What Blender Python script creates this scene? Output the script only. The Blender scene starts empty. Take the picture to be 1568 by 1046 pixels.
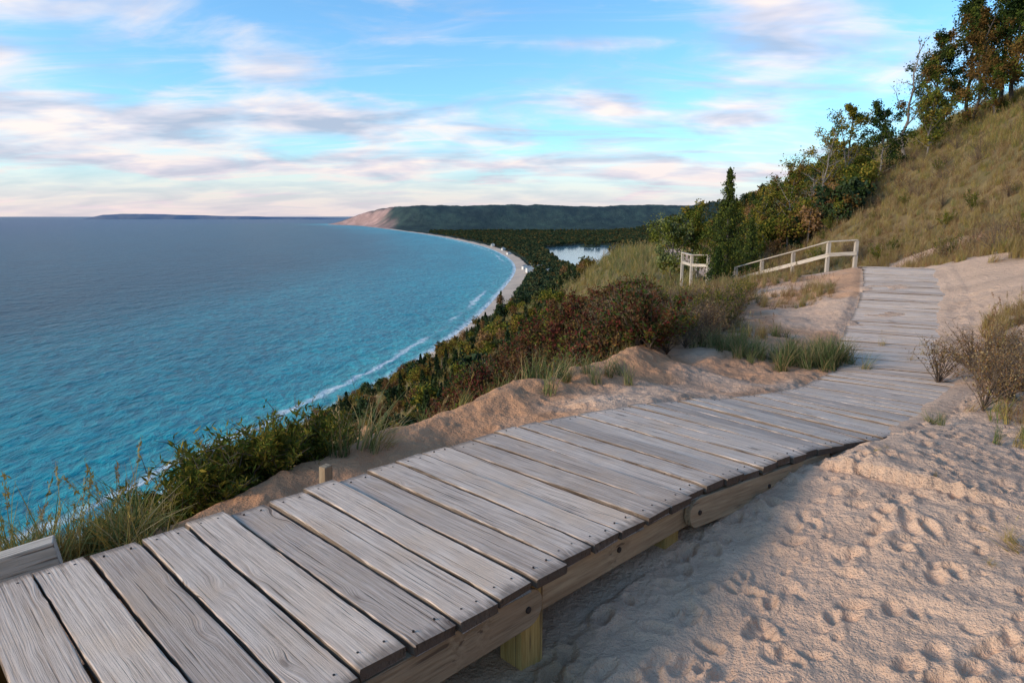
import bpy, math, random
import numpy as np
import mathutils
from mathutils import Vector
rng=np.random.default_rng(7); random.seed(7)
scene=bpy.context.scene
W=120.0
# ---------------- noise ----------------
def _h(ix,iy,seed):
    n=(ix.astype(np.int64)*374761393+iy.astype(np.int64)*668265263+seed*1442695041)&0xffffffff
    n=((n^(n>>13))*1274126177)&0xffffffff
    n=n^(n>>16)
    return (n&0xffff)/65535.0
def vn(x,y,seed=0):
    ix=np.floor(x);iy=np.floor(y);fx=x-ix;fy=y-iy
    fx=fx*fx*(3-2*fx);fy=fy*fy*(3-2*fy)
    a=_h(ix,iy,seed);b=_h(ix+1,iy,seed);c=_h(ix,iy+1,seed);d=_h(ix+1,iy+1,seed)
    return (a+(b-a)*fx)*(1-fy)+(c+(d-c)*fx)*fy
def fbm(x,y,o=4,seed=0):
    s=0;a=.5;t=0
    for i in range(o):
        s=s+a*vn(x*2**i+i*17.3,y*2**i-i*9.1,seed+i);t+=a;a*=.5
    return s/t*2-1
def ss(a,b,x):
    t=np.clip((x-a)/(b-a),0,1);return t*t*(3-2*t)
def hermite(px,py):
    px=np.array(px,float);py=np.array(py,float)
    m=np.gradient(py,px)
    def f(x):
        x=np.clip(x,px[0],px[-1]);i=np.clip(np.searchsorted(px,x)-1,0,len(px)-2)
        h=px[i+1]-px[i];t=(x-px[i])/h
        return (2*t**3-3*t**2+1)*py[i]+(t**3-2*t**2+t)*h*m[i]+(-2*t**3+3*t**2)*py[i+1]+(t**3-t**2)*h*m[i+1]
    return f
S=hermite([-3000,-500,0,261,372,482,750,1070,1620,2390,3500,6200,8500,10800,11300,12500,20000,90000],
          [-1000,-370,-228,-155,-124,-95,-50,-20,9,-54,-278,-1078,-1850,-2650,-2300,1500,9000,9000])
# ---------------- path centre line ----------------
CP=np.array([(-60,-200,-2),(-20,-30,-2),(-4.6,-1.06,-1.9),(-1.535,2.0,-1.45),(.523,4.06,-1.45),(1.55,5.0,-1.55),(2.5,5.72,-1.71),
(3.57,6.62,-1.84),(4.7,7.9,-1.9),(5.66,9.88,-1.88),(6.75,11.7,-1.7),(7.76,13.4,-1.42),(8.8,15.5,-1.15),(10,18.5,-1.35),
(10.8,22,-1.75),(10.2,25.5,-2.5),(9.3,28,-2.9),(9.5,33,-3.0),(10.6,39,-3.1),(14.5,62,-3.6),(24,107,-5),(40,170,-8),(52,205,-13),(80,300,-35),(130,500,-75),(200,800,-113),(260,1000,-115)],float)
def seg_near(x,y):
    best=np.full(x.shape,1e18);q=np.zeros(x.shape);zd=np.zeros(x.shape);yp=np.zeros(x.shape)
    for i in range(len(CP)-1):
        a=CP[i];b=CP[i+1];dx,dy=b[0]-a[0],b[1]-a[1];L2=dx*dx+dy*dy
        t=np.clip(((x-a[0])*dx+(y-a[1])*dy)/L2,0,1)
        ex=x-(a[0]+t*dx);ey=y-(a[1]+t*dy);d2=ex*ex+ey*ey
        m=d2<best
        sg=np.where(dy*(x-a[0])-dx*(y-a[1])>=0,1.0,-1.0)
        best=np.where(m,d2,best);q=np.where(m,np.sqrt(d2)*sg,q)
        zd=np.where(m,a[2]+t*(b[2]-a[2]),zd);yp=np.where(m,a[1]+t*dy,yp)
    return q,zd,yp
def tab(yp,pts):
    p=np.array(pts);return np.interp(yp,p[:,0],p[:,1])
def sandpatch(x,y):
    return fbm(x*.22+3,y*.22,4,31)+.35*fbm(x*1.1,y*1.1,3,57)
def lakemask(x,y):
    l=np.interp(y,[1430,1700,1865,2300,2610,2900],[140,116,112,112,122,290])+6*fbm(y/60,x*0,2,4)
    r=np.interp(y,[1430,1600,1735,2000,2464,2750,2900],[150,215,270,350,450,450,340])+10*fbm(y/80,x*0+5,2,5)
    m=(y>1430)&(y<2900)&(x>l)&(x<r)
    isl=((x-310)/45)**2+((y-2740)/70)**2<1
    return m&~isl
def height(x,y):
    x=np.asarray(x,float);y=np.asarray(y,float)
    q,zd,yp=seg_near(x,y)
    ds=(x-S(y))*.96
    gap=tab(yp,[(-60,.3),(1,.42),(3,.42),(4.06,.30),(4.8,.10),(5.4,.02),(7,.0),(9,.0),(16,.0),(18,.05),(1000,.05)])
    wR=tab(yp,[(-60,3),(1,3.4),(4,2.9),(5.2,2.0),(6.3,1.35),(7.5,1.1),(9.3,1.0),(16,1.0),(22,1.2),(40,1.5),(200,2),(1000,5)])
    wL=tab(yp,[(-60,1.2),(1,.85),(2.8,1.0),(4.2,1.35),(6,1.7),(7.2,2.4),(9.3,4.2),(12.7,5),(16,5),(22,4.5),(28,3.5),(39,4),(200,10),(1000,20)])
    hm=tab(yp,[(-200,18),(60,18),(170,17),(300,12),(500,6),(800,1),(1000,0)])
    base=zd-gap
    dR=np.maximum(q-wR,0)
    k=.34*np.minimum(dR,3)+.61*np.maximum(dR-3,0)
    hm=np.maximum(hm,.05)
    rise=hm*(1-np.exp(-(k/hm)**1.8))**(1/1.8)
    und=fbm(x*.15,y*.15,4,11)*.55*ss(1,8,dR)+fbm(x*.6,y*.6,3,12)*.22*ss(0.2,3,dR)
    zr=base+.05*np.maximum(q-.75,0)*(q<60)+rise+und
    a=-q;aa=np.maximum(a-.75,0)
    f=np.minimum(aa,wL)
    dL=np.maximum(aa-wL,0)
    rim=.15*np.exp(-((aa-wL+.1)/.35)**2)*(yp<7.5)*(.6+.8*vn(x*1.3,y*1.3,77))
    knoll=.30*np.exp(-((x-2.0)**2+(y-10.5)**2)/7.)
    zc=base-.07*f+rim+knoll*(a>0)*ss(.7,2,a)-.10*ss(.8,3.,a)*(yp>6.5)*(yp<14)-.13*f*ss(11.5,14.5,yp)*ss(30,24,yp)
    dd=np.maximum(ds,0)
    u=dL/np.maximum(dL+dd,1e-3)
    zl=zc-(zc+W-.3)*u**.93
    zl=zl+fbm(x*.5,y*.5,4,21)*.16*ss(.0,1.2,aa)*(dL<60)+fbm(x/16,y/16,4,22)*np.minimum(dL*.05,3.0)*ss(0,60,ds)
    zl=zl-.06*np.abs(fbm(x*2.2,y*2.2,4,24))*ss(.2,.8,aa)*ss(2.5,.3,dL)
    z=np.where(q>0,zr,zl)
    bur=(yp>4.9)&(yp<17)
    z=z-.045*ss(.95,.75,np.abs(q))*bur
    z=z+.052*ss(.12,.45,fbm(x*1.4,y*2.2,4,35))*ss(.95,.75,np.abs(q))*ss(8,9.5,yp)*bur
    qc=tab(yp,[(4.6,1.0),(5.2,.72),(6.2,.42),(8,.40),(10,.48),(14,.55),(17,.6)])+.16*fbm(x*1.1,y*1.1,3,33)
    z=z+.085*ss(qc-.14,qc+.22,q)*ss(2.2,1.2,q)*bur
    z=z+.05*ss(-.45,-.95,q)*ss(-2.0,-1.,q)*ss(-.35,.25,fbm(x*.8,y*.8,3,34))*bur
    z=np.where((ds<=0)&(q<0),-W-.4+np.maximum(ds*.05,-8),z)
    hill=245*ss(0,420,ds)*ss(5600,7700,y+350*fbm(x/1500,y/3000,3,41))*(1-.86*ss(8600,10900,y))*(.94+.10*fbm(x/500,y/2000,4,43))
    hill=hill+14*fbm(x/90,y/260,3,49)*ss(40,150,hill)
    hill2=214*np.exp(-((x-1560)/420)**2-((y-5200)/700)**2)
    zf=-W+np.clip(ds*.12,-8,4.5)+np.where(ds>0,1,0)*(hill+hill2+14*np.clip(fbm(x/400,y/400,3,44),0,1)*ss(200,600,ds))
    zf=np.where(lakemask(x,y),-W-3,zf)
    w=ss(700,1000,y)
    z=z*(1-w)+zf*w
    return z,q,yp,ds,dR,aa-wL,wR
# ---------------- mesh helpers ----------------
def build(name,V,Q,mats,mi=None,smooth=False,link=True):
    V=np.asarray(V,np.float32);Q=np.asarray(Q,np.int32)
    me=bpy.data.meshes.new(name)
    me.vertices.add(len(V));me.vertices.foreach_set('co',V.ravel())
    me.loops.add(Q.size);me.loops.foreach_set('vertex_index',Q.ravel())
    me.polygons.add(len(Q));me.polygons.foreach_set('loop_start',np.arange(0,Q.size,Q.shape[1],dtype=np.int32))
    me.polygons.foreach_set('loop_total',np.full(len(Q),Q.shape[1],np.int32))
    if mi is not None: me.polygons.foreach_set('material_index',np.asarray(mi,np.int32))
    me.polygons.foreach_set('use_smooth',np.full(len(Q),smooth))
    me.update(calc_edges=True)
    for m in mats: me.materials.append(m)
    ob=bpy.data.objects.new(name,me)
    if link: scene.collection.objects.link(ob)
    return ob
class Acc:
    def __init__(s): s.V=[];s.Q=[];s.M=[];s.n=0
    def add(s,V,Q,m=0):
        V=np.asarray(V,float).reshape(-1,3);Q=np.asarray(Q,int)
        s.V.append(V);s.Q.append(Q+s.n);s.M.append(np.full(len(Q),m) if np.isscalar(m) else m);s.n+=len(V)
    def obj(s,name,mats,smooth=False,link=True):
        return build(name,np.concatenate(s.V),np.concatenate(s.Q),mats,np.concatenate(s.M),smooth,link)
def tube(P,R,n=6):
    P=np.asarray(P,float);k=len(P);T=np.gradient(P,axis=0);T/=np.linalg.norm(T,axis=1)[:,None]+1e-9
    ref=np.array([1.,0,0]) if abs(T[0][2])>.7 else np.array([0,0,1.])
    A=np.cross(T,ref);A/=np.linalg.norm(A,axis=1)[:,None]+1e-9;B=np.cross(T,A)
    th=np.arange(n)*2*np.pi/n
    V=(P[:,None]+np.asarray(R)[:,None,None]*(A[:,None]*np.cos(th)[None,:,None]+B[:,None]*np.sin(th)[None,:,None])).reshape(-1,3)
    Q=[]
    for i in range(k-1):
        for j in range(n): Q.append((i*n+j,i*n+(j+1)%n,(i+1)*n+(j+1)%n,(i+1)*n+j))
    return V,np.array(Q)
def leaves(C,size,asp,r,up=.0,D=None):
    n=len(C);a=r.normal(size=(n,3))
    if D is not None: a=a*.45+D
    a/=np.linalg.norm(a,axis=1)[:,None]
    b=np.cross(a,r.normal(size=(n,3))+np.array([0,0,up]));b/=np.linalg.norm(b,axis=1)[:,None]
    L=(size*(.6+.8*r.random(n)))[:,None]
    V=np.stack([C-a*L*.5,C+b*L*asp*.5-a*L*.05,C+a*L*.5,C-b*L*asp*.5-a*L*.05],1).reshape(-1,3)
    return V,np.arange(4*n).reshape(-1,4)
def box(x0,x1,y0,y1,z0,z1):
    V=[(x,y,z) for z in(z0,z1) for y in(y0,y1) for x in(x0,x1)]
    return np.array(V,float),np.array([(0,2,3,1),(4,5,7,6),(0,1,5,4),(2,6,7,3),(0,4,6,2),(1,3,7,5)])
# ---------------- materials ----------------
class NT:
    def __init__(s,nt): s.nt=nt
    def n(s,t,**kw):
        nd=s.nt.nodes.new(t)
        for k,v in kw.items():
            if k.startswith('i_'):
                key=k[2:];key=int(key) if key.isdigit() else key.replace('_',' ')
                if hasattr(v,'is_linked') : s.nt.links.new(v,nd.inputs[key])
                else: nd.inputs[key].default_value=v
            else: setattr(nd,k,v)
        return nd
    def math(s,op,a,b=0.,c=0.,clamp=False):
        nd=s.nt.nodes.new('ShaderNodeMath');nd.operation=op;nd.use_clamp=clamp
        for i,v in enumerate((a,b,c)):
            if hasattr(v,'is_linked'): s.nt.links.new(v,nd.inputs[i])
            else: nd.inputs[i].default_value=v
        return nd.outputs[0]
    def sm(s,v,a,b,lo=0.,hi=1.):
        nd=s.nt.nodes.new('ShaderNodeMapRange');nd.interpolation_type='SMOOTHSTEP'
        s.nt.links.new(v,nd.inputs[0])
        for i,x in enumerate((a,b,lo,hi)): nd.inputs[i+1].default_value=x
        return nd.outputs[0]
    def mix(s,f,a,b,mode='MIX'):
        nd=s.nt.nodes.new('ShaderNodeMix');nd.data_type='RGBA';nd.blend_type=mode
        for i,v in ((0,f),(6,a),(7,b)):
            if hasattr(v,'is_linked'): s.nt.links.new(v,nd.inputs[i])
            elif i: nd.inputs[i].default_value=(*v,1) if len(v)==3 else v
            else: nd.inputs[i].default_value=v
        return nd.outputs[2]
    def ramp(s,f,pts):
        nd=s.nt.nodes.new('ShaderNodeValToRGB');cr=nd.color_ramp
        while len(cr.elements)<len(pts): cr.elements.new(.5)
        for e,(p,c) in zip(cr.elements,pts): e.position=p;e.color=(*c,1)
        s.nt.links.new(f,nd.inputs[0]);return nd.outputs[0]
    def noise(s,vec,scale,detail=4,rough=.5,dist=0.):
        nd=s.n('ShaderNodeTexNoise',i_Scale=scale,i_Detail=detail,i_Roughness=rough,i_Distortion=dist)
        if vec is not None: s.nt.links.new(vec,nd.inputs['Vector'])
        return nd.outputs[0]
    def mapping(s,vec,scale=(1,1,1),rot=(0,0,0),loc=(0,0,0)):
        nd=s.n('ShaderNodeMapping');s.nt.links.new(vec,nd.inputs[0])
        nd.inputs[1].default_value=loc;nd.inputs[2].default_value=rot;nd.inputs[3].default_value=scale
        return nd.outputs[0]
def newmat(name):
    m=bpy.data.materials.new(name);m.use_nodes=True;nt=m.node_tree
    b=nt.nodes['Principled BSDF'];return m,NT(nt),b
def leafmat(name,cols,trans=.2):
    m,t,b=newmat(name);m.node_tree.nodes.remove(b)
    oi=t.n('ShaderNodeObjectInfo')
    ge=t.n('ShaderNodeNewGeometry')
    f=t.math('ADD',t.math('MULTIPLY',oi.outputs['Random'],.6),t.math('MULTIPLY',ge.outputs['Random Per Island'],.4),clamp=True)
    c=t.ramp(f,[(i/(len(cols)-1)*.8+.1,x) for i,x in enumerate(cols)])
    L=m.node_tree.links
    d=t.n('ShaderNodeBsdfDiffuse');L.new(c,d.inputs[0]);o=d.outputs[0]
    if trans>0:
        tr=t.n('ShaderNodeBsdfTranslucent');L.new(c,tr.inputs[0])
        mx=t.n('ShaderNodeMixShader');mx.inputs[0].default_value=trans
        L.new(d.outputs[0],mx.inputs[1]);L.new(tr.outputs[0],mx.inputs[2]);o=mx.outputs[0]
    L.new(o,m.node_tree.nodes['Material Output'].inputs[0])
    return m
M_marram=leafmat('marram_green',[(.07,.105,.035),(.14,.18,.06),(.24,.25,.10)])
M_dry=leafmat('dry_grass',[(.22,.15,.065),(.36,.255,.12),(.48,.37,.19)])
M_red=leafmat('rust_grass',[(.16,.08,.04),(.27,.145,.07),(.37,.22,.11)])
M_gold=leafmat('gold_grass',[(.24,.18,.045),(.36,.27,.075),(.44,.33,.11)])
M_green=leafmat('leaf_green',[(.045,.07,.015),(.085,.11,.02),(.16,.17,.03)])
M_dkgreen=leafmat('leaf_dark_green',[(.022,.04,.014),(.04,.065,.02),(.07,.09,.027)])
M_yel=leafmat('leaf_yellow',[(.13,.12,.02),(.23,.185,.03),(.33,.24,.045)])
M_rust=leafmat('leaf_rust',[(.10,.06,.02),(.18,.10,.03),(.25,.15,.045)])
M_purple=leafmat('leaf_dark_red',[(.075,.022,.02),(.16,.034,.028),(.13,.06,.028),(.09,.085,.03)])
M_forest=leafmat('forest_leaf',[(.024,.042,.024),(.038,.06,.032),(.06,.076,.032),(.11,.085,.036)],trans=0)
def barkmat(name,c1,c2):
    m,t,b=newmat(name);tc=t.n('ShaderNodeTexCoord')
    ns=t.noise(t.mapping(tc.outputs['Object'],(8,8,2)),3,3)
    m.node_tree.links.new(t.ramp(ns,[(.3,c1),(.7,c2)]),b.inputs['Base Color']);b.inputs['Roughness'].default_value=.9
    return m
M_bark=barkmat('bark',(.05,.04,.032),(.14,.115,.095))
M_palebark=barkmat('pale_bark',(.13,.11,.09),(.28,.24,.21))
M_twig=barkmat('twig',(.07,.045,.03),(.17,.12,.085))
def woodmat(name,light,dark,stain,knots=True):
    m,t,b=newmat(name);L=m.node_tree.links
    tc=t.n('ShaderNodeTexCoord');oi=t.n('ShaderNodeObjectInfo')
    off=t.n('ShaderNodeCombineXYZ')
    L.new(t.math('MULTIPLY',oi.outputs['Random'],57.),off.inputs[0]);L.new(t.math('MULTIPLY',oi.outputs['Random'],31.),off.inputs[1])
    va=t.n('ShaderNodeVectorMath',operation='ADD');L.new(tc.outputs['Object'],va.inputs[0]);L.new(off.outputs[0],va.inputs[1]);v=va.outputs[0]
    vor=t.n('ShaderNodeTexVoronoi',i_Scale=1.0);L.new(t.mapping(v,(2.6,7.5,1)),vor.inputs['Vector'])
    kd=vor.outputs['Distance']
    warp=t.math('MULTIPLY',t.sm(kd,.0,.36,1.,0.),.028)
    sp=t.n('ShaderNodeSeparateXYZ');L.new(v,sp.inputs[0])
    cb=t.n('ShaderNodeCombineXYZ');L.new(sp.outputs[0],cb.inputs[0]);L.new(t.math('ADD',sp.outputs[1],warp),cb.inputs[1]);L.new(sp.outputs[2],cb.inputs[2]);wv=cb.outputs[0]
    g1=t.noise(t.mapping(wv,(1.8,95,30)),1.6,6,.7,.1)
    g2=t.noise(t.mapping(wv,(.9,26,12)),1.3,4,.6,.3)
    crack=t.sm(t.noise(t.mapping(wv,(1.1,75,20)),1.3,3,.5,.2),.61,.68)
    lowf=t.noise(v,3.2,3)
    f=t.math('ADD',t.math('MULTIPLY',g1,.8),t.math('MULTIPLY',g2,.3))
    f=t.sm(f,.39,.69)
    col=t.mix(f,dark,light)
    col=t.mix(t.math('MULTIPLY',t.sm(lowf,.46,.70),.55),col,stain)
    tint=t.ramp(oi.outputs['Random'],[(0,(.78,.75,.73)),(.5,(1,.98,.96)),(1,(1.12,1.08,1.03))])
    col=t.mix(1.,col,tint,'MULTIPLY')
    if knots:
        kz=t.n('ShaderNodeSeparateColor');L.new(vor.outputs['Color'],kz.inputs[0])
        on=t.math('GREATER_THAN',kz.outputs[0],.5)
        ring=t.math('MULTIPLY',t.sm(kd,.03,.21,1.,0.),on)
        rg=t.math('MULTIPLY_ADD',t.math('SINE',t.math('MULTIPLY',kd,120.)),.25,.72)
        col=t.mix(t.math('MULTIPLY',ring,rg),col,(.15,.085,.055))
    col=t.mix(t.math('MULTIPLY',crack,.75),col,(.085,.058,.042))
    sl=t.n('ShaderNodeSeparateXYZ');L.new(tc.outputs['Object'],sl.inputs[0])
    if knots:
        en=t.math('ADD',t.math('ABSOLUTE',sl.outputs[0]),t.math('MULTIPLY',t.noise(t.mapping(v,(2,40,1)),1.,3),.12))
        col=t.mix(t.math('MULTIPLY',t.sm(en,.76,.81),.6),col,(.12,.09,.07))
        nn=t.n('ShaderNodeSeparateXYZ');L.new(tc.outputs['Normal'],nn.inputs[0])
        sd=t.sm(nn.outputs[2],.25,.75,1.,0.)  # sides and ends darkened by normal: gap shade painted into the wood colour
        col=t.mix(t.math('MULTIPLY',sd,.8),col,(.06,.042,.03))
    L.new(col,b.inputs['Base Color']);b.inputs['Roughness'].default_value=.8;b.inputs['Specular IOR Level'].default_value=.12
    hgt=t.math('SUBTRACT',t.math('MULTIPLY',f,.6),crack)
    bp=t.n('ShaderNodeBump',i_Strength=.6,i_Distance=.0035);L.new(hgt,bp.inputs['Height']);L.new(bp.outputs[0],b.inputs['Normal'])
    return m
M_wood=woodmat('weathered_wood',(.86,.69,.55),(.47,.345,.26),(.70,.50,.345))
M_beam=woodmat('beam_wood',(.42,.33,.22),(.25,.18,.115),(.38,.27,.17),False)
M_post=woodmat('treated_post',(.50,.36,.14),(.32,.21,.07),(.38,.29,.12),False)
M_rail=woodmat('rail_wood',(.60,.53,.45),(.38,.33,.27),(.48,.41,.33),False)
m,t,b=newmat('nail_steel');b.inputs['Base Color'].default_value=(.05,.04,.035,1);b.inputs['Metallic'].default_value=.6;b.inputs['Roughness'].default_value=.6;M_nail=m
def terrain_material():
    m,t,b=newmat('terrain_surface');L=m.node_tree.links
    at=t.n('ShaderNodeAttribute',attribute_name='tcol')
    tc=t.n('ShaderNodeTexCoord');v=tc.outputs['Object']
    n1=t.noise(v,1.7,5,.6);n2=t.noise(v,60,2,.7);n3=t.noise(v,400,1,.6);n9=t.noise(v,11,4,.65)
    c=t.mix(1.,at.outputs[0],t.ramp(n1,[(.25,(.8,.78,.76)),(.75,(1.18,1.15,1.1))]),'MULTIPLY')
    c=t.mix(1.,c,t.ramp(n3,[(.3,(.80,.80,.80)),(.7,(1.15,1.15,1.15))]),'MULTIPLY')
    deb=t.math('MULTIPLY',t.sm(n2,.66,.72),t.sm(n1,.48,.6))
    c=t.mix(t.math('MULTIPLY',deb,.6),c,(.14,.09,.06))
    n4=t.noise(v,.02,6,.7);c=t.mix(1.,c,t.ramp(n4,[(.3,(.75,.77,.8)),(.7,(1.2,1.17,1.12))]),'MULTIPLY')
    L.new(c,b.inputs['Base Color']);b.inputs['Roughness'].default_value=.95;b.inputs['Specular IOR Level'].default_value=.1
    h=t.math('ADD',t.math('MULTIPLY',n2,.6),t.math('MULTIPLY',n9,2.4))
    h=t.math('ADD',h,t.math('MULTIPLY',n3,.12))
    bp=t.n('ShaderNodeBump',i_Strength=.8,i_Distance=.024);L.new(h,bp.inputs['Height'])
    bp2=t.n('ShaderNodeBump',i_Strength=1.,i_Distance=26.);L.new(t.math('MULTIPLY',n4,at.outputs['Alpha']),bp2.inputs['Height']);L.new(bp.outputs[0],bp2.inputs['Normal'])
    L.new(bp2.outputs[0],b.inputs['Normal'])
    return m
# ---------------- terrain ----------------
def polar(angs,rad):
    A,R=np.meshgrid(angs,rad)
    X=(R*np.sin(A)).ravel();Y=(R*np.cos(A)).ravel();na=len(angs);nr=len(rad)
    i=np.arange(nr-1)[:,None]*na;j=np.arange(na)[None,:];j2=(j+1)%na
    Q=np.stack([i+j,i+j2,i+na+j2,i+na+j],-1).reshape(-1,4)
    return X,Y,Q[:,::-1]
fine=np.radians(np.linspace(-48,48,640));coarse=np.radians(np.linspace(48,312,90)[1:-1])
angs=np.concatenate([fine,coarse])
rad=np.concatenate([[.02],np.geomspace(.5,2,18)[:-1],np.geomspace(2,26,560)[:-1],np.geomspace(26,24000,360)])
X,Y,Q=polar(angs,rad)
Z,q,yp,ds,dR,eL,wR=height(X,Y)
R=np.hypot(X,Y)
near=(R<15)&(np.abs(np.arctan2(X,Y))<.9)&(Y>0)
idx=np.where(near&(((q>.72)&(dR<1.2))|((q<-.75)&(eL<.4))))[0]
zz=Z[idx];xx=X[idx];yy=Y[idx]
zz=zz+.035*fbm(xx*2.3,yy*2.3,4,5)+.02*fbm(xx*8,yy*8,3,6)
order=np.argsort(yy);ys=yy[order]
fp=np.zeros(len(idx))
for k in range(5200):
    fx=rng.uniform(-.6,10);fy=1.6+11*rng.random()**1.3
    lo=np.searchsorted(ys,fy-.2);hi=np.searchsorted(ys,fy+.2);o=order[lo:hi]
    if len(o)==0: continue
    ex=xx[o]-fx;ey=yy[o]-fy;mm=np.abs(ex)<.2;o=o[mm];ex=ex[mm];ey=ey[mm]
    if len(o)==0: continue
    th=rng.uniform(.2,1.3) if rng.random()<.5 else rng.uniform(0,6.28)
    s=rng.uniform(.28,.68)
    c_,s_=math.cos(th),math.sin(th);l=(ex*c_+ey*s_)/(.12*s);w=(-ex*s_+ey*c_)/(.07*s)
    rr=np.sqrt(l*l+w*w)+.5*vn(xx[o]*16,yy[o]*16,3)
    dep=rng.uniform(.028,.062)*s
    prof=-dep*(1-ss(.4,1.25,rr))+dep*.35*np.exp(-((rr-1.45)/.3)**2)
    fp[o]=fp[o]*(1-.8*(1-ss(.8,1.2,rr)))+prof
fp=np.clip(fp,-.045,.03)
Z[idx]=zz+fp*np.where(q[idx]<0,.5,1)
sp=sandpatch(X,Y)
sandL=np.array([.72,.49,.345]);sandO=np.array([.64,.345,.19]);vegR=np.array([.26,.165,.085]);vegGr=np.array([.18,.16,.065])
n1=fbm(X*.4,Y*.4,4,71)[:,None]*.5+.5
veg=vegR*n1+vegGr*(1-n1)
veg=veg*(.8+.5*vn(X*3,Y*3,8)[:,None])
onhill=ss(.4,3.5,dR)*.9;osand=np.clip(onhill+ss(-1.1,-.3,eL)*(q<0)*1.0+.8*(q<-.8)*ss(-.1,.3,fbm(X*.9,Y*.9,3,14)+.1),0,1)[:,None]
sand=sandL*(1-osand)+sandO*osand
def hillsand(x,y,dR,R): return sandpatch(x,y)-.75*ss(6,11,dR)-.8*ss(24,32,np.hypot(x,y))+.08*ss(6,2,dR)
vmask=np.where(q>0,ss(.1,1.2,dR+.9*fbm(X,Y,3,15)),ss(.1,.9,eL+.4*fbm(X*1.5,Y*1.5,3,16)+(yp>9)*1.2+(yp>24)*5.))
patch=np.where(q>0,ss(.14,.28,hillsand(X,Y,dR,R)),ss(.10,.25,sp-.08*ss(12,40,R)-.6*ss(22,27,yp)*ss(8,2,eL)))
vmask=vmask*(1-patch*np.where(q>0,.95,.85))
kn=(q<-.8)&(yp>6.5)&(yp<22)&(X>2)
vmask=np.where(kn,vmask*ss(.3,-.1,sp+.1),vmask)
vm=vmask[:,None]
col=sand*(1-vm)+veg*vm
forest=np.array([.036,.056,.034])*(.55+.9*vn(X/40,Y/40,9)[:,None])
ff=(ss(350,800,R)*((ds>28)))[:,None]
col=col*(1-ff)+forest*ff
haze_tint=ss(2500,8500,R)[:,None];col=col*(1-haze_tint)+(col*(.35+1.0*vn(X/90,Y/260,29)[:,None])+np.array([.022,.038,.058]))*haze_tint  # far land: bluish distance haze painted into the vertex colour
beach=((ds<26)&(R>150))[:,None];col=np.where(beach,np.array([.60,.48,.38]),col)
dune=(ss(430,200,ds+200*fbm(X/200,Y/300,3,19)+.6*(8600-Y)*(Y<8600)*.25)*ss(6200,6900,Y+300*fbm(X/200,Y/200,2,18)))[:,None]
col=col*(1-dune)+(np.array([.50,.32,.28])*(.72+.5*vn(X/45,Y/140,20)[:,None]))*dune
al=(ff*(1-beach*1.)*(1-dune))[:,0]
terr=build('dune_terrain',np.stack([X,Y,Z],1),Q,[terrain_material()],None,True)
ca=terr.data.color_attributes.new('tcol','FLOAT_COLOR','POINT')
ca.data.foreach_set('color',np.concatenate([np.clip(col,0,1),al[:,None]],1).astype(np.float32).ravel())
# ---------------- water ----------------
def water_material():
    m,t,b=newmat('lake_water_surface');L=m.node_tree.links
    at=t.n('ShaderNodeAttribute',attribute_name='shore');d=at.outputs['Fac']
    tc=t.n('ShaderNodeTexCoord');v=tc.outputs['Object']
    lw=t.noise(t.mapping(v,(1,.35,1),(0,0,.3)),.004,4,.6)
    dd=t.math('ADD',d,t.math('MULTIPLY',t.math('SUBTRACT',lw,.5),300.))
    c=t.mix(t.sm(dd,0.,620.),(.001,.36,.41),(.002,.098,.138))
    c=t.mix(t.sm(d,500.,4500.),c,(.006,.07,.165))
    c=t.mix(t.sm(d,2.,70.,1.,0.),c,(.06,.46,.46))
    wv=t.mapping(v,(1,.45,1),(0,0,.55))
    w1=t.noise(wv,.16,5,.66,.4);w2=t.noise(t.mapping(v,(1,.6,1),(0,0,.9)),.035,3,.6)
    w3=t.noise(t.mapping(v,(1,.3,1),(0,0,.7)),.012,4,.6)
    c=t.mix(t.math('MULTIPLY',t.sm(w1,.36,.62,1.,0.),.75),c,t.mix(1.,c,(.30,.42,.48),'MULTIPLY'))
    c=t.mix(t.math('MULTIPLY',t.sm(w3,.38,.62,1.,0.),.45),c,t.mix(1.,c,(.5,.6,.68),'MULTIPLY'))
    foam=t.math('MULTIPLY',t.sm(d,0.,12.,1.,0.),t.sm(w1,.34,.5))
    br=t.math('MULTIPLY',t.sm(t.math('ABSOLUTE',t.math('SUBTRACT',t.math('ADD',d,t.math('MULTIPLY',w2,30.)),40.)),0.,5.5,1.,0.),t.sm(w3,.43,.55))
    cap=t.math('MULTIPLY',t.sm(w1,.72,.77),.7)
    fo=t.math('ADD',t.math('ADD',foam,t.math('MULTIPLY',br,.8)),cap,clamp=True)
    c=t.mix(fo,c,(.8,.82,.82))
    L.new(c,b.inputs['Base Color']);b.inputs['IOR'].default_value=1.2;b.inputs['Specular IOR Level'].default_value=.3
    L.new(t.math('MULTIPLY_ADD',fo,.5,.3),b.inputs['Roughness'])
    h=t.math('ADD',t.math('MULTIPLY',w1,1.4),t.math('MULTIPLY',w2,3.))
    bp=t.n('ShaderNodeBump',i_Strength=1.,i_Distance=3.0);L.new(h,bp.inputs['Height']);L.new(bp.outputs[0],b.inputs['Normal'])
    return m
wa=np.concatenate([np.radians(np.linspace(-48,48,330)),np.radians(np.linspace(48,312,60)[1:-1])])
wr=np.concatenate([[20],np.geomspace(90,12000,300),np.geomspace(12500,140000,30)])
WX,WY,WQ=polar(wa,wr)
wds=-(WX-S(WY))*.96
water=build('lake_water',np.stack([WX,WY,np.full_like(WX,-W)],1),WQ,[water_material()],None,True)
fa=water.data.attributes.new('shore','FLOAT','POINT');fa.data.foreach_set('value',np.maximum(wds,0).astype(np.float32))
m,t,b=newmat('inland_lake_surface');b.inputs['Base Color'].default_value=(.09,.19,.24,1);b.inputs['Roughness'].default_value=.1;b.inputs['IOR'].default_value=1.33
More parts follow.
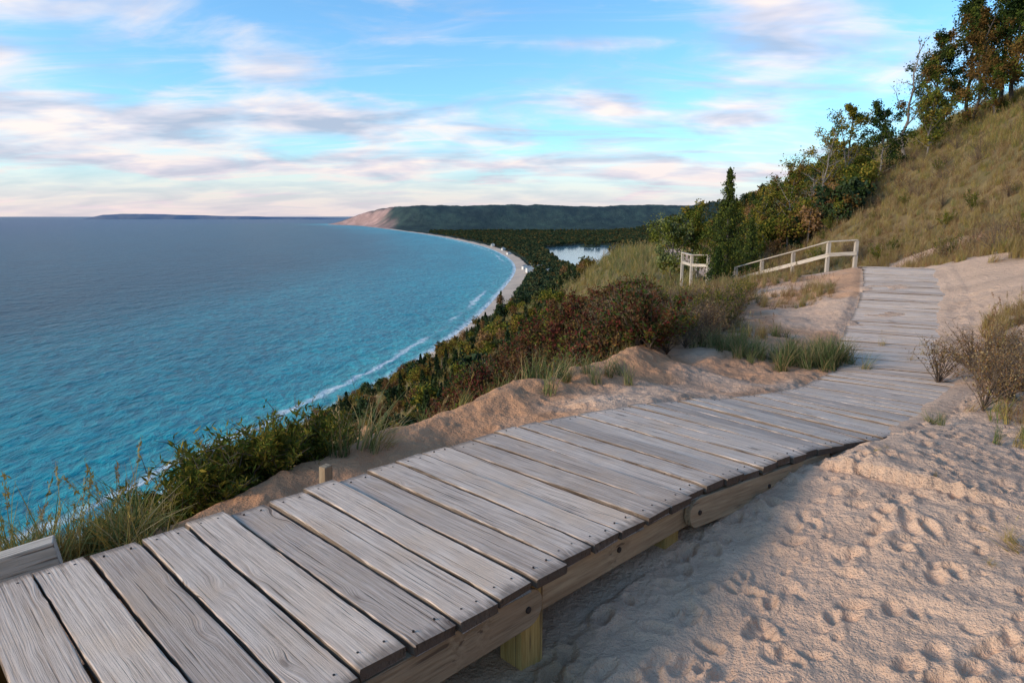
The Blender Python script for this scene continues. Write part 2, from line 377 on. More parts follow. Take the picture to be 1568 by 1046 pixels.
tc=t.n('ShaderNodeTexCoord');bp=t.n('ShaderNodeBump',i_Strength=.12,i_Distance=.5);m.node_tree.links.new(t.noise(tc.outputs['Object'],.25,2),bp.inputs['Height']);m.node_tree.links.new(bp.outputs[0],b.inputs['Normal'])
build('inland_lake',[(90,1400,-W+.9),(490,1400,-W+.9),(490,2960,-W+.9),(90,2960,-W+.9)],[(0,1,2,3)],[m])
# island on the horizon
ia=np.linspace(0,1,120);iD=26000.
ix0=(135-784)/1045;ix1=(532-784)/1045
V=[];Qs=[]
hh=np.interp(ia,[0,.02,.06,.15,.3,.5,.7,.85,1],[0,90,170,195,185,130,95,60,0])+18*fbm(ia*14,ia*0,3,2)*np.minimum(1,ia*10)*(ia<.97)
for k,a_ in enumerate(ia):
    x_=(ix0+(ix1-ix0)*a_)*iD
    V+= [(x_,iD,-W-1),(x_,iD+60,-W+max(hh[k]*.55,0)),(x_,iD+400,-W+max(hh[k],0)),(x_,iD+1800,-W+max(hh[k],0)*.8),(x_,iD+3000,-W-1)]
for k in range(len(ia)-1):
    for j in range(4): Qs.append((k*5+j,(k+1)*5+j,(k+1)*5+j+1,k*5+j+1))
m,t,b=newmat('island_forest');tc=t.n('ShaderNodeTexCoord')
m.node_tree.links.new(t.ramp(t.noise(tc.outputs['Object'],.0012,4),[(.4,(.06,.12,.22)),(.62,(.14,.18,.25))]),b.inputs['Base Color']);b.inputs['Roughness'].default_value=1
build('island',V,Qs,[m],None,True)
# ---------------- instancing ----------------
def scatter(name,P,scl,protos,tilt=.12,idx=None):
    n=len(P);me=bpy.data.meshes.new(name);me.vertices.add(n);me.vertices.foreach_set('co',np.asarray(P,np.float32).ravel())
    a=me.attributes.new('scl','FLOAT','POINT');a.data.foreach_set('value',np.asarray(scl,np.float32))
    rot=np.stack([rng.normal(0,tilt,n),rng.normal(0,tilt,n),rng.uniform(0,6.28,n)],1)
    a=me.attributes.new('rot','FLOAT_VECTOR','POINT');a.data.foreach_set('vector',rot.astype(np.float32).ravel())
    if idx is None: idx=rng.integers(0,len(protos),n)
    a=me.attributes.new('idx','INT','POINT');a.data.foreach_set('value',np.asarray(idx,np.int32))
    ob=bpy.data.objects.new(name,me);scene.collection.objects.link(ob)
    col=bpy.data.collections.new(name+'_parts')
    for i,p in enumerate(protos):
        o=bpy.data.objects.new('%s_part_%02d'%(name,i),p.data);col.objects.link(o)
    ng=bpy.data.node_groups.new(name+'_gn','GeometryNodeTree')
    ng.interface.new_socket('Geometry',in_out='INPUT',socket_type='NodeSocketGeometry')
    ng.interface.new_socket('Geometry',in_out='OUTPUT',socket_type='NodeSocketGeometry')
    N=ng.nodes;L=ng.links
    gi=N.new('NodeGroupInput');go=N.new('NodeGroupOutput');ip=N.new('GeometryNodeInstanceOnPoints');ci=N.new('GeometryNodeCollectionInfo')
    ci.inputs['Collection'].default_value=col;ci.inputs['Separate Children'].default_value=True;ci.inputs['Reset Children'].default_value=True
    def na(nm,ty):
        x=N.new('GeometryNodeInputNamedAttribute');x.data_type=ty;x.inputs['Name'].default_value=nm
        return x.outputs['Attribute']
    L.new(gi.outputs[0],ip.inputs['Points']);L.new(ci.outputs[0],ip.inputs['Instance']);ip.inputs['Pick Instance'].default_value=True
    L.new(na('idx','INT'),ip.inputs['Instance Index'])
    e=N.new('FunctionNodeEulerToRotation');L.new(na('rot','FLOAT_VECTOR'),e.inputs[0]);L.new(e.outputs[0],ip.inputs['Rotation'])
    L.new(na('scl','FLOAT'),ip.inputs['Scale']);L.new(ip.outputs[0],go.inputs[0])
    md=ob.modifiers.new('scatter','NODES');md.node_group=ng
    return ob
def tuft(name,nb,h,spread,lean,wid,mats,r,heads=0):
    az=r.uniform(0,6.28,nb);rd=spread*np.sqrt(r.random(nb));ba=r.uniform(0,6.28,nb)
    bx=rd*np.cos(ba);by=rd*np.sin(ba);H=h*(.45+.65*r.random(nb));ln=lean*(.3+r.random(nb))
    V=np.zeros((nb,5,2,3))
    for k in range(5):
        s=k/4.;o=H*ln*s**1.9;zz=H*s*(1-.28*ln*s)
        w=wid*(1-s)**.7*.5+.0004
        for sd,sg in((0,1),(1,-1)):
            V[:,k,sd,0]=bx+o*np.cos(az)-sg*w*np.sin(az);V[:,k,sd,1]=by+o*np.sin(az)+sg*w*np.cos(az);V[:,k,sd,2]=zz-.02
    base=np.arange(nb)[:,None]*10
    Qs=np.concatenate([base+np.array([[2*k,2*k+1,2*k+3,2*k+2]]) for k in range(4)],0)
    A=Acc();mi=np.tile(r.integers(0,len(mats),nb),4);A.add(V.reshape(-1,3),Qs,mi)
    if heads:
        for i in range(heads):
            a_=r.uniform(0,6.28);hh_=h*r.uniform(1.1,1.5);l_=r.uniform(.1,.35)
            s=np.linspace(0,1,6);P=np.stack([hh_*l_*s**2*math.cos(a_),hh_*l_*s**2*math.sin(a_),hh_*s],1)
            A.add(*tube(P,np.linspace(.002,.001,6),3),0)
            C=P[-1]-(P[-1]-P[-2])*r.random((26,1))*1.1+r.normal(0,.006,(26,3));v_,q_=leaves(C,.022,.35,r,D=np.array([0,0,1.]));A.add(v_,q_,0)
    return A.obj(name,mats,link=False)
def shrub(name,ns,h,rad_,nl,ls,asp,mats,twig,r,along=(.25,1.)):
    A=Acc();C=[];D=[]
    for i in range(ns):
        az=r.uniform(0,6.28);out=rad_*r.random()**.7;H=h*r.uniform(.6,1.05)*(1-.35*(out/rad_)**2)
        s=np.linspace(0,1,6)
        P=np.stack([out*math.cos(az)*s**1.2,out*math.sin(az)*s**1.2,H*s**.9],1)+r.normal(0,.02*h,(6,3))*s[:,None]
        A.add(*tube(P,np.linspace(.008,.002,6)*h**.6,3),0)
        m_=nl//ns;tt=r.uniform(along[0],along[1],m_);
        pt=np.stack([np.interp(tt,s,P[:,k]) for k in range(3)],1)
        dv=r.normal(size=(m_,3));dv[:,2]=np.abs(dv[:,2])*.8+.3;dv/=np.linalg.norm(dv,axis=1)[:,None]
        ext=r.random((m_,1))*h*.13
        C.append(pt+dv*ext);D.append(dv)
        for k in range(3):
            j=r.integers(2,6);d_=dv[k]*h*.2;A.add(*tube(np.array([P[j],P[j]+d_*.6,P[j]+d_]),[.003*h**.6,.002*h**.6,.001],3),0)
    C=np.concatenate(C);D=np.concatenate(D)
    v_,q_=leaves(C,ls,asp,r,D=D);A.add(v_,q_,1+(r.integers(0,len(mats),len(C))))
    return A.obj(name,[twig]+mats,link=False)
R_=np.random.default_rng
T_mar=[tuft('p_mar%d'%i,46,.42,.07,.75,.007,[M_marram,M_marram,M_dry],R_(i)) for i in range(3)]
T_dry=[tuft('p_dry%d'%i,40,.36,.09,.6,.006,[M_dry,M_gold],R_(10+i),1) for i in range(3)]
T_rust=[tuft('p_rust%d'%i,40,.34,.10,.7,.006,[M_red,M_dry],R_(20+i),1) for i in range(3)]
T_gold=[tuft('p_gold%d'%i,40,.38,.12,.6,.007,[M_gold,M_marram],R_(30+i),1) for i in range(2)]
S_gr=[shrub('p_sgr%d'%i,12,.8,.5,900,.05,.42,[M_green,M_yel,M_green],M_twig,R_(40+i)) for i in range(2)]
S_rd=[shrub('p_srd%d'%i,12,.8,.55,1000,.055,.55,[M_purple,M_dkgreen if i==0 else M_rust,M_green if i==2 else M_purple],M_twig,R_(50+i)) for i in range(3)]
S_br=[shrub('p_sbr%d'%i,22,.75,.5,750,.03,.4,[M_red,M_dry,M_rust],M_twig,R_(60+i)) for i in range(3)]
S_gold=[shrub('p_sgo%d'%i,30,.6,.36,3600,.05,.24,[M_green,M_yel,M_green],M_twig,R_(70+i),(.05,1.)) for i in range(2)]
S_bare=[shrub('p_sbare%d'%i,34,.75,.6,420,.028,.35,[M_red,M_dry],M_twig,R_(75+i),(.3,1.)) for i in range(2)]
def low_tree(name,kind,mats,r,nl=420,k_=1.):
    A=Acc();A.add(*tube(np.array([(0,0,-.05),(0,0,.3),(0,0,.8)]),[.03,.025,.01],5),0)
    if kind=='cone':
        zt=r.random(nl)**1.3;rd=.20*(1-zt)**.8*(.5+.5*r.random(nl))*(1+.25*np.sin(zt*30));az=r.uniform(0,6.28,nl)
        C=np.stack([rd*np.cos(az),rd*np.sin(az),.06+zt*.94],1);ls=.10*k_
    else:
        cl=r.normal(size=(14,3));cl/=np.linalg.norm(cl,axis=1)[:,None];cl=cl*np.array([.26,.26,.24])*r.uniform(.5,1.15,(14,1))+np.array([0,0,.6])
        k=r.integers(0,14,nl);dv=r.normal(size=(nl,3));dv/=np.linalg.norm(dv,axis=1)[:,None]
        C=cl[k]+dv*r.uniform(.06,.19,(nl,1));ls=.11*k_
    v_,q_=leaves(C,ls,.7,r);A.add(v_,q_,1+r.integers(0,len(mats),nl))
    return A.obj(name,[M_bark]+mats,link=False)
L_round=[low_tree('p_lr%d'%i,'r',[M_forest,M_forest,M_dkgreen],R_(80+i)) for i in range(3)]+[low_tree('p_lr9','r',[M_forest,M_rust],R_(88))]
L_cone=[low_tree('p_lc%d'%i,'cone',[M_dkgreen,M_forest],R_(90+i)) for i in range(3)]
F_round=[low_tree('p_fr%d'%i,'r',[M_forest],R_(180+i),110,2.) for i in range(3)]+[low_tree('p_fr9','r',[M_forest,M_rust],R_(188),110,2.)]
F_cone=[low_tree('p_fc%d'%i,'cone',[M_forest],R_(190+i),90,1.9) for i in range(2)]
Y_bush=[low_tree('p_yb%d'%i,'r',mm,R_(195+i),650,.6) for i,mm in enumerate([[M_yel,M_green],[M_green,M_yel],[M_rust,M_yel],[M_red,M_rust]])]
def place(n,xr=None,yr=None,pol=None):
    if pol:
        a=np.radians(rng.uniform(pol[0],pol[1],n));r=np.exp(rng.uniform(math.log(pol[2]),math.log(pol[3]),n));x=r*np.sin(a);y=r*np.cos(a)
    else: x=rng.uniform(*xr,n);y=rng.uniform(*yr,n)
    return x,y,height(x,y)
x,y,(z,q_,yp_,ds_,dR_,e_,w_)=place(18000,(-6,7),(1.0,20))
k=(q_<-.9)&(yp_<8)&(e_>.10+.4*fbm(x*1.5,y*1.5,2,16))&(e_<3.2)&(rng.random(len(x))<.5)
P=np.stack([x,y,z],1)[k];sc=rng.uniform(.35,.7,k.sum())
ix=np.where(rng.random(k.sum())<.4,rng.integers(0,3,k.sum()),rng.integers(3,8,k.sum()))
scatter('marram_grass',P,sc,T_mar+T_dry+T_gold,.15,ix)
k=(q_<-1.3)&(yp_>=8)&(sandpatch(x,y)<.05)&(rng.random(len(x))<.5)
P=np.stack([x,y,z],1)[k];n=k.sum()
scatter('dry_dune_grass',P,rng.uniform(.4,.85,n),T_dry+T_rust+T_mar,.15,np.where(rng.random(n)<.8,rng.integers(0,6,n),rng.integers(6,9,n)))
x,y,(z,q_,yp_,ds_,dR_,e_,w_)=place(1500,(-1.5,6),(8.3,15.5))
k=(q_<-2.4)&(e_<3)&(x<y*.34)&(rng.random(1500)<.55)
P=np.stack([x,y,z],1)[k];n=k.sum()
redp=(P[:,0]<P[:,1]*.21)
ix=np.where(redp&(rng.random(n)<.8),rng.integers(0,3,n),rng.integers(3,10,n))
scatter('dogwood_shrubs',P,rng.uniform(.55,1.05,n)*np.where(redp,1.,.8),S_rd+S_br+S_bare+S_gr,.12,ix)
x,y,(z,q_,yp_,ds_,dR_,e_,w_)=place(46000,pol=(8,50,5,140))
r_=np.hypot(x,y)
k=(dR_>.1)&(hillsand(x,y,dR_,r_)<.2)&(rng.random(len(x))<.85)
P=np.stack([x,y,z],1)[k];n=k.sum();r2=r_[k]
up=ss(5,20,dR_[k])*.75+ .08
ix=np.where(rng.random(n)<up,rng.integers(6,8,n),rng.integers(0,6,n))
scatter('hillside_grass',P,(.40+.38*rng.random(n))*(1+r2/50.),T_dry+T_rust+T_gold,.15,ix)
x,y,(z,q_,yp_,ds_,dR_,e_,w_)=place(3200,pol=(12,50,6.5,110))
k=(dR_>.5)&(fbm(x*.35,y*.35,3,66)>-.12)&(rng.random(len(x))<.5)&(hillsand(x,y,dR_,0)<.18)
P=np.stack([x,y,z],1)[k];n=k.sum();r2=np.hypot(P[:,0],P[:,1])
ix=np.where(rng.random(n)<.8,rng.integers(0,5,n),rng.integers(5,7,n))
scatter('hillside_shrubs',P,(.35+.45*rng.random(n))*(1+r2/70.),S_br+S_bare+S_gr,.1,ix)
x,y,(z,q_,yp_,ds_,dR_,e_,w_)=place(14000,pol=(-35,24,9,420))
r_=np.hypot(x,y)
k=((e_>1.0)|((yp_>23)&(q_<-1)&(yp_<150)))&(q_<0)&(ds_>12)&((sandpatch(x/3,y/3)<.05)|((yp_>23)&(e_<8)))
P=np.stack([x,y,z],1)[k];n=k.sum();r2=r_[k]
scatter('bluff_grass',P,(.5+.5*rng.random(n))*(1+r2/35.),T_dry+T_mar+T_gold,.15)
x,y,(z,q_,yp_,ds_,dR_,e_,w_)=place(4200,pol=(-34,24,16,900))
r_=np.hypot(x,y)
k=(e_>3.0)&(q_<0)&(ds_>16)&(fbm(x/14,y/14,3,67)>.16-.75*ss(120,420,r_))&(x<.19*y+200*(r_>200))
P=np.stack([x,y,z],1)[k];n=k.sum();r2=r_[k]
ix=rng.choice([0,1,2,3,4,5,6,7,8,9,10,9,10,4,5],n)
scatter('bluff_trees',P,(.45+.6*rng.random(n))*(.8+ r2/42.),L_round+L_cone+Y_bush,.06,ix)
y=np.exp(rng.uniform(math.log(560),math.log(5200),38000));x=rng.uniform(-.12,.42,38000)*y
z,q_,yp_,ds_,dR_,e_,w_=height(x,y)
town=(np.abs(x-45)<50)&(y>1280)&(y<1600)
k=(ds_>34)&(~lakemask(x,y))&(~lakemask(x,y+60))&(~town|(rng.random(len(x))<.25))
P=np.stack([x,y,z-1],1)[k];n=k.sum()
scatter('distant_forest',P,rng.uniform(8,16,n)*(1+.0001*P[:,1]),F_round+F_cone,.04,np.where(rng.random(n)<.8,rng.integers(0,4,n),rng.integers(4,6,n)))
x,y,(z,q_,yp_,ds_,dR_,e_,w_)=place(2300,pol=(11.5,27,34,420))
k=(((q_>2.5)&(yp_>36)&(q_<16))|((q_<-3)&(yp_>46)&(e_<12)))&(fbm(x/9,y/9,3,68)>-.08)
P=np.stack([x,y,z],1)[k];n=k.sum();r2=np.hypot(P[:,0],P[:,1])
scatter('bluff_top_scrub',P,rng.uniform(.7,1.7,n)*(1+r2/130.),Y_bush+L_round+L_cone,.06,rng.choice([0,0,1,1,1,2,2,3,0,7,4,8,5],n))
# ---------------- hero trees ----------------
def gz(x,y): return float(height(np.array([x]),np.array([y]))[0][0])
def tree(name,x,y,H,sp_,nl,ls,mats,seed,bark=None,limbs=16,lo=.2):
    r=R_(seed);A=Acc();k=9;s=np.linspace(0,1,k)
    P=np.stack([np.cumsum(r.normal(0,.02*H,k)),np.cumsum(r.normal(0,.02*H,k)),H*s*.96],1);P[0,:2]=0;P[:,2]-=.15
    A.add(*tube(P,(1-s)**.8*H*.013+.012,7),0)
    C=[];K=[]
    for i in range(limbs):
        f=lo+(1-lo)*(i+r.random())/limbs;p0=np.array([np.interp(f,s,P[:,j]) for j in range(3)])
        az=i*2.4+r.normal(0,.5);L=sp_*(.45+.75*r.random())*(1-.62*max(0,(f-.35)/.65));el=r.uniform(.35,1.0)
        d=np.array([math.cos(az)*math.cos(el),math.sin(az)*math.cos(el),math.sin(el)])
        ts=np.linspace(0,1,6);pp=p0+d*L*ts[:,None]+r.normal(0,.03*L,(6,3))*ts[:,None]+np.array([0,0,.15*L])*ts[:,None]**2
        A.add(*tube(pp,(1-ts)**.8*H*.0045+.005,5),0)
        for j in range(6):
            tt=r.uniform(.25,1);q0=np.array([np.interp(tt,ts,pp[:,c]) for c in range(3)])
            dd=d*.6+r.normal(0,.6,3);dd[2]+=.3;dd/=np.linalg.norm(dd);l2=L*r.uniform(.22,.5)
            q3=np.array([q0,q0+dd*l2*.5+r.normal(0,.03*l2,3),q0+dd*l2]);A.add(*tube(q3,[.006+H*.0006,.005,.003],3),0)
            mi=r.integers(0,len(mats))
            if nl>0:
                m_=max(1,int(nl/(limbs*6)*r.uniform(.3,1.7)))
                tq=r.uniform(.2,1.1,(m_,1));C.append(q0+dd*l2*tq+r.normal(0,.16*l2+.05,(m_,3)));K.append(np.full(m_,mi)) 
            for u in range(3):
                e0=q0+dd*l2*r.uniform(.3,1);e1=e0+(dd+r.normal(0,.6,3))*l2*.35;A.add(*tube(np.array([e0,(e0+e1)/2,e1]),[.005,.004,.002],3),0)
    if nl>0:
        C=np.concatenate(C);K=np.concatenate(K);v_,q_=leaves(C,ls,.6,r);A.add(v_,q_,1+K)
    o=A.obj(name,[bark or M_bark]+mats);o.location=(x,y,gz(x,y));return o
def cedar(name,x,y,H,rad_,n,seed,mats=None):
    r=R_(seed);A=Acc();A.add(*tube(np.array([(0,0,-.2),(0.02,0,H*.5),(0,0,H*.97)]),[.05*H**.5,.03*H**.5,.008],6),0)
    nb=110;C=[]
    for i in range(nb):
        f=.04+.95*(i/nb)**.9;az=i*2.4+r.normal(0,.4);L=rad_*(1-f)**1.0*r.uniform(.5,1.25)+.05
        p0=np.array([0,0,f*H]);d=np.array([math.cos(az),math.sin(az),.55]);d/=np.linalg.norm(d)
        A.add(*tube(np.array([p0,p0+d*L*.5,p0+d*L]),[.012,.008,.003],3),0)
        m_=int(n/nb*(.4+1.6*(1-f)));tq=r.random((m_,1))**.7
        C.append(p0+d*L*tq+r.normal(0,1,(m_,3))*np.array([.08,.08,.09])*(.35+L*.7))
    C=np.concatenate(C);v_,q_=leaves(C,.075,.5,r,D=np.array([0,0,.7]));mt=mats or [M_dkgreen,M_dkgreen,M_green]
    A.add(v_,q_,1+r.integers(0,len(mt),len(C)))
    o=A.obj(name,[M_bark]+mt);o.location=(x,y,gz(x,y));return o
cedar('cedar_tree',7.85,25.2,4.6,1.2,13000,1)
cedar('cedar_tree',10.4,30.,2.9,.8,5000,2)
cedar('cedar_tree',7.2,24.0,1.7,.55,3000,3)
tree('maple_tree',9.0,34,3.4,1.7,7500,.11,[M_green,M_yel,M_green],4,limbs=14,lo=.05)
tree('maple_tree',7.9,33.5,3.0,1.5,6000,.11,[M_green,M_marram],5,limbs=14,lo=.05)
specs=[('aspen_tree',17.3,43,4.0,1.7,3600,.11,[M_yel,M_rust,M_green]),('aspen_tree',19.2,43,5.0,1.9,4200,.11,[M_green,M_yel]),
('aspen_tree',15.4,43,3.2,1.6,3600,.11,[M_yel,M_green]),
('bare_tree',20.3,43,4.6,1.4,0,.1,[M_rust]),('bare_tree',17.6,41,3.2,1.2,60,.1,[M_rust]),('bare_tree',18.4,42,5.4,1.2,0,.1,[M_rust]),
('aspen_tree',22.3,43,4.4,1.9,6200,.12,[M_dkgreen,M_green]),
('bare_tree',25.2,45,7.4,1.9,260,.11,[M_yel]),('oak_tree',26.6,45,6.0,2.2,8600,.13,[M_rust,M_dkgreen,M_green]),
('aspen_tree',24.6,42,4.0,1.7,4000,.12,[M_green,M_yel]),('oak_tree',29.0,45,7.0,2.5,9500,.13,[M_rust,M_green,M_rust]),
('oak_tree',31.5,45,9.5,2.9,16000,.15,[M_dkgreen,M_green,M_dkgreen]),('oak_tree',33,42,8.6,3.0,17000,.15,[M_dkgreen,M_dkgreen,M_green]),
('oak_tree',30.0,42,4.6,2.1,8200,.12,[M_rust,M_rust,M_green]),('oak_tree',35.0,45,9.5,3.2,16000,.15,[M_dkgreen,M_green]),
('aspen_tree',14.6,40,2.2,1.2,2800,.10,[M_yel,M_rust]),('aspen_tree',13.4,37,1.8,1.0,2400,.09,[M_yel,M_green]),('oak_tree',27.8,47,7.2,2.4,10500,.13,[M_green,M_dkgreen,M_rust]),
('oak_tree',24.0,50,5.5,2.2,7000,.13,[M_green,M_yel]),('oak_tree',32.5,39,5.,2.2,9000,.12,[M_green,M_rust,M_green]),('oak_tree',28.4,42,3.2,1.8,6000,.11,[M_rust,M_green]),
('oak_tree',33.5,49,11.,3.2,17000,.16,[M_dkgreen,M_green]),('oak_tree',31.0,48,9.,3.0,16000,.15,[M_dkgreen,M_green]),('oak_tree',30.6,39.5,3.4,2.0,6500,.11,[M_yel,M_green])]
for i,(nm,x_,y_,H_,s_,nl_,ls_,mt_) in enumerate(specs):
    tree(nm,x_,y_,H_,s_,nl_,ls_,mt_,100+i,bark=M_palebark if nm in('bare_tree','aspen_tree') else M_bark,limbs=15,lo=.12)
# ---------------- hero shrubs & tufts ----------------
def putobj(name,proto,x,y,s,rz=0,dz=0):
    o=bpy.data.objects.new(name,proto.data);scene.collection.objects.link(o);o.location=(x,y,gz(x,y)+dz);o.scale=(s,)*3;o.rotation_euler=(0,0,rz);return o
for i,(x_,y_,s_) in enumerate([(-1.95,4.6,1.3),(-1.75,4.85,1.2),(-2.2,4.45,1.35),(-1.5,5.0,1.0),(-2.0,4.25,.85),(-2.35,4.7,1.3),(-2.1,4.75,1.4),(-1.65,4.6,.8)]):
    putobj('goldenrod_bush',S_gold[i%2],x_,y_,s_,i*1.3)
def cluster(name,cx,cy,rx,ry,n,protos,s0,s1,tilt=.2):
    x=cx+rng.normal(0,rx,n);y=cy+rng.normal(0,ry,n);z=height(x,y)[0]
    return scatter(name,np.stack([x,y,z],1),rng.uniform(s0,s1,n),protos,tilt)
cluster('beach_grass',-2.75,3.6,.36,.26,95,T_gold+T_dry[:1]+T_gold+T_mar[:1],.8,1.2)
cluster('marram_clump',3.65,8.7,.38,.25,50,T_mar,.7,1.05)
cluster('marram_clump',4.2,8.9,.14,.14,16,T_mar,.8,1.15)
cluster('marram_clump',3.0,9.2,.3,.25,22,T_mar,.6,.9)
cluster('tall_grass',-1.4,5.1,.22,.2,12,T_dry+T_mar,.9,1.4)
cluster('tall_grass',.3,6.9,.5,.2,20,T_mar,.6,1.0)
cluster('dry_brush',4.75,6.1,.25,.3,14,S_bare+S_br[:1],.55,.85)
cluster('dry_brush',5.6,7.0,.35,.5,20,S_br+S_bare,.6,.95)
cluster('dry_brush',4.9,5.3,.25,.3,10,S_br+S_bare,.45,.75)
cluster('dry_grass_clump',4.45,5.5,.35,.4,30,T_dry+T_rust+T_gold,.4,.8)
cluster('dry_grass_clump',5.9,8.9,.3,.6,20,T_dry+T_rust,.3,.6)
cluster('dry_grass_clump',3.8,4.75,.15,.12,7,T_dry+T_mar,.3,.55)
cluster('sparse_grass',3.6,5.6,.12,.1,3,T_mar,.3,.5,.4)
cluster('sparse_grass',2.55,3.1,.1,.1,3,T_dry,.25,.45,.6)
cluster('sparse_grass',2.3,4.3,.5,.6,4,T_dry,.12,.2,.6)
# ---------------- boardwalk ----------------
bw=bpy.data.objects.new('boardwalk',None);scene.collection.objects.link(bw)
fineP=[]
for i in range(1,16):
    a=CP[i];b=CP[i+1];n=max(2,int(np.hypot(*(b-a)[:2])/.05))
    for k in range(n): fineP.append(a+(b-a)*k/n)
fineP=np.array(fineP);ker=np.ones(13)/13
sm_=np.stack([np.convolve(np.pad(fineP[:,c],6,'edge'),ker,'valid') for c in range(3)],1)
arc=np.concatenate([[0],np.cumsum(np.hypot(*np.diff(sm_[:,:2],axis=0).T))])
i0=np.argmin(np.hypot(sm_[:,0]+1.768-.0,sm_[:,1]-1.768));a0=arc[i0]
def at(s): 
    p=np.array([np.interp(a0+s,arc,sm_[:,c]) for c in range(3)]);p2=np.array([np.interp(a0+s+.1,arc,sm_[:,c]) for c in range(3)]);p1=np.array([np.interp(a0+s-.1,arc,sm_[:,c]) for c in range(3)])
    d=p2-p1;return p,math.atan2(d[1],d[0]),math.atan2(d[2],math.hypot(d[0],d[1]))
def plank(i,s,width=1.5,pw=.190,th=.042,near=True):
    p,h,pit=at(s);r=R_(1000+i)
    prof=[]
    hw=pw/2-r.uniform(0,.004);c=.005
    for (cx,cz,a1) in((hw-c,-c,0),(-hw+c,-c,90),(-hw+c,-th+c,180),(hw-c,-th+c,270)):
        for a_ in((0,45,90) if near else (20,70)): an=math.radians(a1+a_);prof.append((cx+c*math.cos(an),cz+c*math.sin(an)))
    prof=np.array(prof);npf=len(prof);ns=26 if near else 5
    xs=np.linspace(-1,1,ns)*width/2;xs[0]-=r.uniform(0,.012);xs[-1]+=r.uniform(-.004,.014)
    V=[]
    for k,xv in enumerate(xs):
        e=.0045*math.exp(-((width/2-abs(xv))/.03)**2)
        f=1-e*3
        wob=.0018*math.sin(xv*7+i)+r.normal(0,.0007);warp=.004*math.sin(xv*2.3+i*1.7)
        jj=r.normal(0,.0006,(npf,2)) if near else 0
        pr=prof*np.array([f,1])+jj
        rag=r.normal(0,.004,npf) if k in(0,ns-1) else np.zeros(npf)
        for jx,(yy_,zz_) in enumerate(pr):
            cup=.004*((yy_/hw)**2)*(1 if i%3 else -.6)
            V.append((xv+rag[jx],yy_+wob,zz_+warp+cup-e))
    Q=[]
    for k in range(ns-1):
        for j in range(npf): Q.append((k*npf+j,k*npf+(j+1)%npf,(k+1)*npf+(j+1)%npf,(k+1)*npf+j))
    faces=[list(map(int,f)) for f in Q]+[list(range(npf))[::-1],[ (ns-1)*npf+j for j in range(npf)]]
    nm=len(faces)
    if near:
        for ex in(-1,1):
            for ey in(-.045,.045):
                cx=ex*(width/2-.06)+r.normal(0,.004);cy=ey+r.normal(0,.005);b0=len(V)
                for zz_ in(-.004,.0016+.003):
                    for a_ in range(6): V.append((cx+.0048*math.cos(a_*1.047),cy+.0048*math.sin(a_*1.047),zz_+.004*math.sin(cx*2.3+i*1.7)+.004*((cy/hw)**2)*(1 if i%3 else -.6)))
                for a_ in range(6): faces.append([b0+a_,b0+(a_+1)%6,b0+6+(a_+1)%6,b0+6+a_])
                faces.append([b0+6+a_ for a_ in range(6)])
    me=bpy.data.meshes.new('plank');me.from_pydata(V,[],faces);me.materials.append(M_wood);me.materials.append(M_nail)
    mi=[0]*nm+[1]*(len(faces)-nm);me.polygons.foreach_set('material_index',mi)
    o=bpy.data.objects.new('plank_%03d'%i,me);scene.collection.objects.link(o);o.parent=bw
    dz=0
    if s<.33: dz=-.03
    o.location=(p[0],p[1],p[2]+dz+r.normal(0,.002));lat=r.normal(0,.010)
    o.location.x+=math.sin(h)*lat;o.location.y-=math.cos(h)*lat
    o.rotation_euler=(pit+r.normal(0,.005),r.normal(0,.003),h-math.pi/2+r.normal(0,.004))
    return o
s=-1.7;i=0
while s<19.:
    plank(i,s,near=s<8);i+=1
    s+=.203
    if abs(s-.33)<.1: s+=.03
def stringer(name,s0,s1,lat,hgt=.17,th=.04,round0=False,round1=False,mat=M_beam):
    P0,h,pit=at(s0);P1=at(s1)[0]
    d=P1-P0;L=np.linalg.norm(d);prof=[];ztop=-.046
    r=hgt/2
    if round0: prof+=[(r-r*math.sin(a),-r-r*math.cos(a)) for a in np.linspace(math.pi,0,9)]
    else: prof+=[(0,0),(0,-hgt)]
    if round1: prof+=[(L-r+r*math.sin(a),-r-r*math.cos(a)) for a in np.linspace(0,math.pi,9)]
    else: prof+=[(L,-hgt),(L,0)]
    n=len(prof)
    V=[(-th/2,a,b) for a,b in prof]+[(th/2,a,b) for a,b in prof]
    F=[list(range(n)),list(range(2*n-1,n-1,-1))]+[[k,k+n,(k+1)%n+n,(k+1)%n] for k in range(n)]
    nm=len(F)
    for by in ([.09] if round0 else [])+([L-.09] if round1 else [])+([L*.5] if lat>0 else []):
        b0=len(V)
        for xx_ in(th/2-.002,th/2+.008):
            for a_ in range(10): V.append((xx_,by+.015*math.cos(a_*.628),-hgt/2+.015*math.sin(a_*.628)))
        F+=[[b0+a_,b0+(a_+1)%10,b0+10+(a_+1)%10,b0+10+a_] for a_ in range(10)]+[[b0+10+a_ for a_ in range(10)]]
    V2=[(b_,-a_,c_) for a_,b_,c_ in V]
    me=bpy.data.meshes.new(name);me.from_pydata(V2,[],F);me.materials.append(mat);me.materials.append(M_nail)
    me.polygons.foreach_set('material_index',[0]*nm+[1]*(len(F)-nm))
    o=bpy.data.objects.new(name,me);scene.collection.objects.link(o);o.parent=bw
    h=math.atan2(d[1],d[0]);pit=math.atan2(d[2],math.hypot(d[0],d[1]))
    o.location=(P0[0]+math.sin(h)*lat,P0[1]-math.cos(h)*lat,P0[2]+ztop-(.03 if s1<.6 else 0))
    o.rotation_euler=(0,-pit,h)
    bv=o.modifiers.new('bev','BEVEL');bv.width=.004;bv.segments=2;bv.limit_method='ANGLE'
secs=[(-1.9,.30,.70,0,0),(.31,1.96,.726,0,1),(1.80,3.32,.675,0,0),(3.18,4.9,.726,1,0),(4.95,6.2,.68,0,0)]
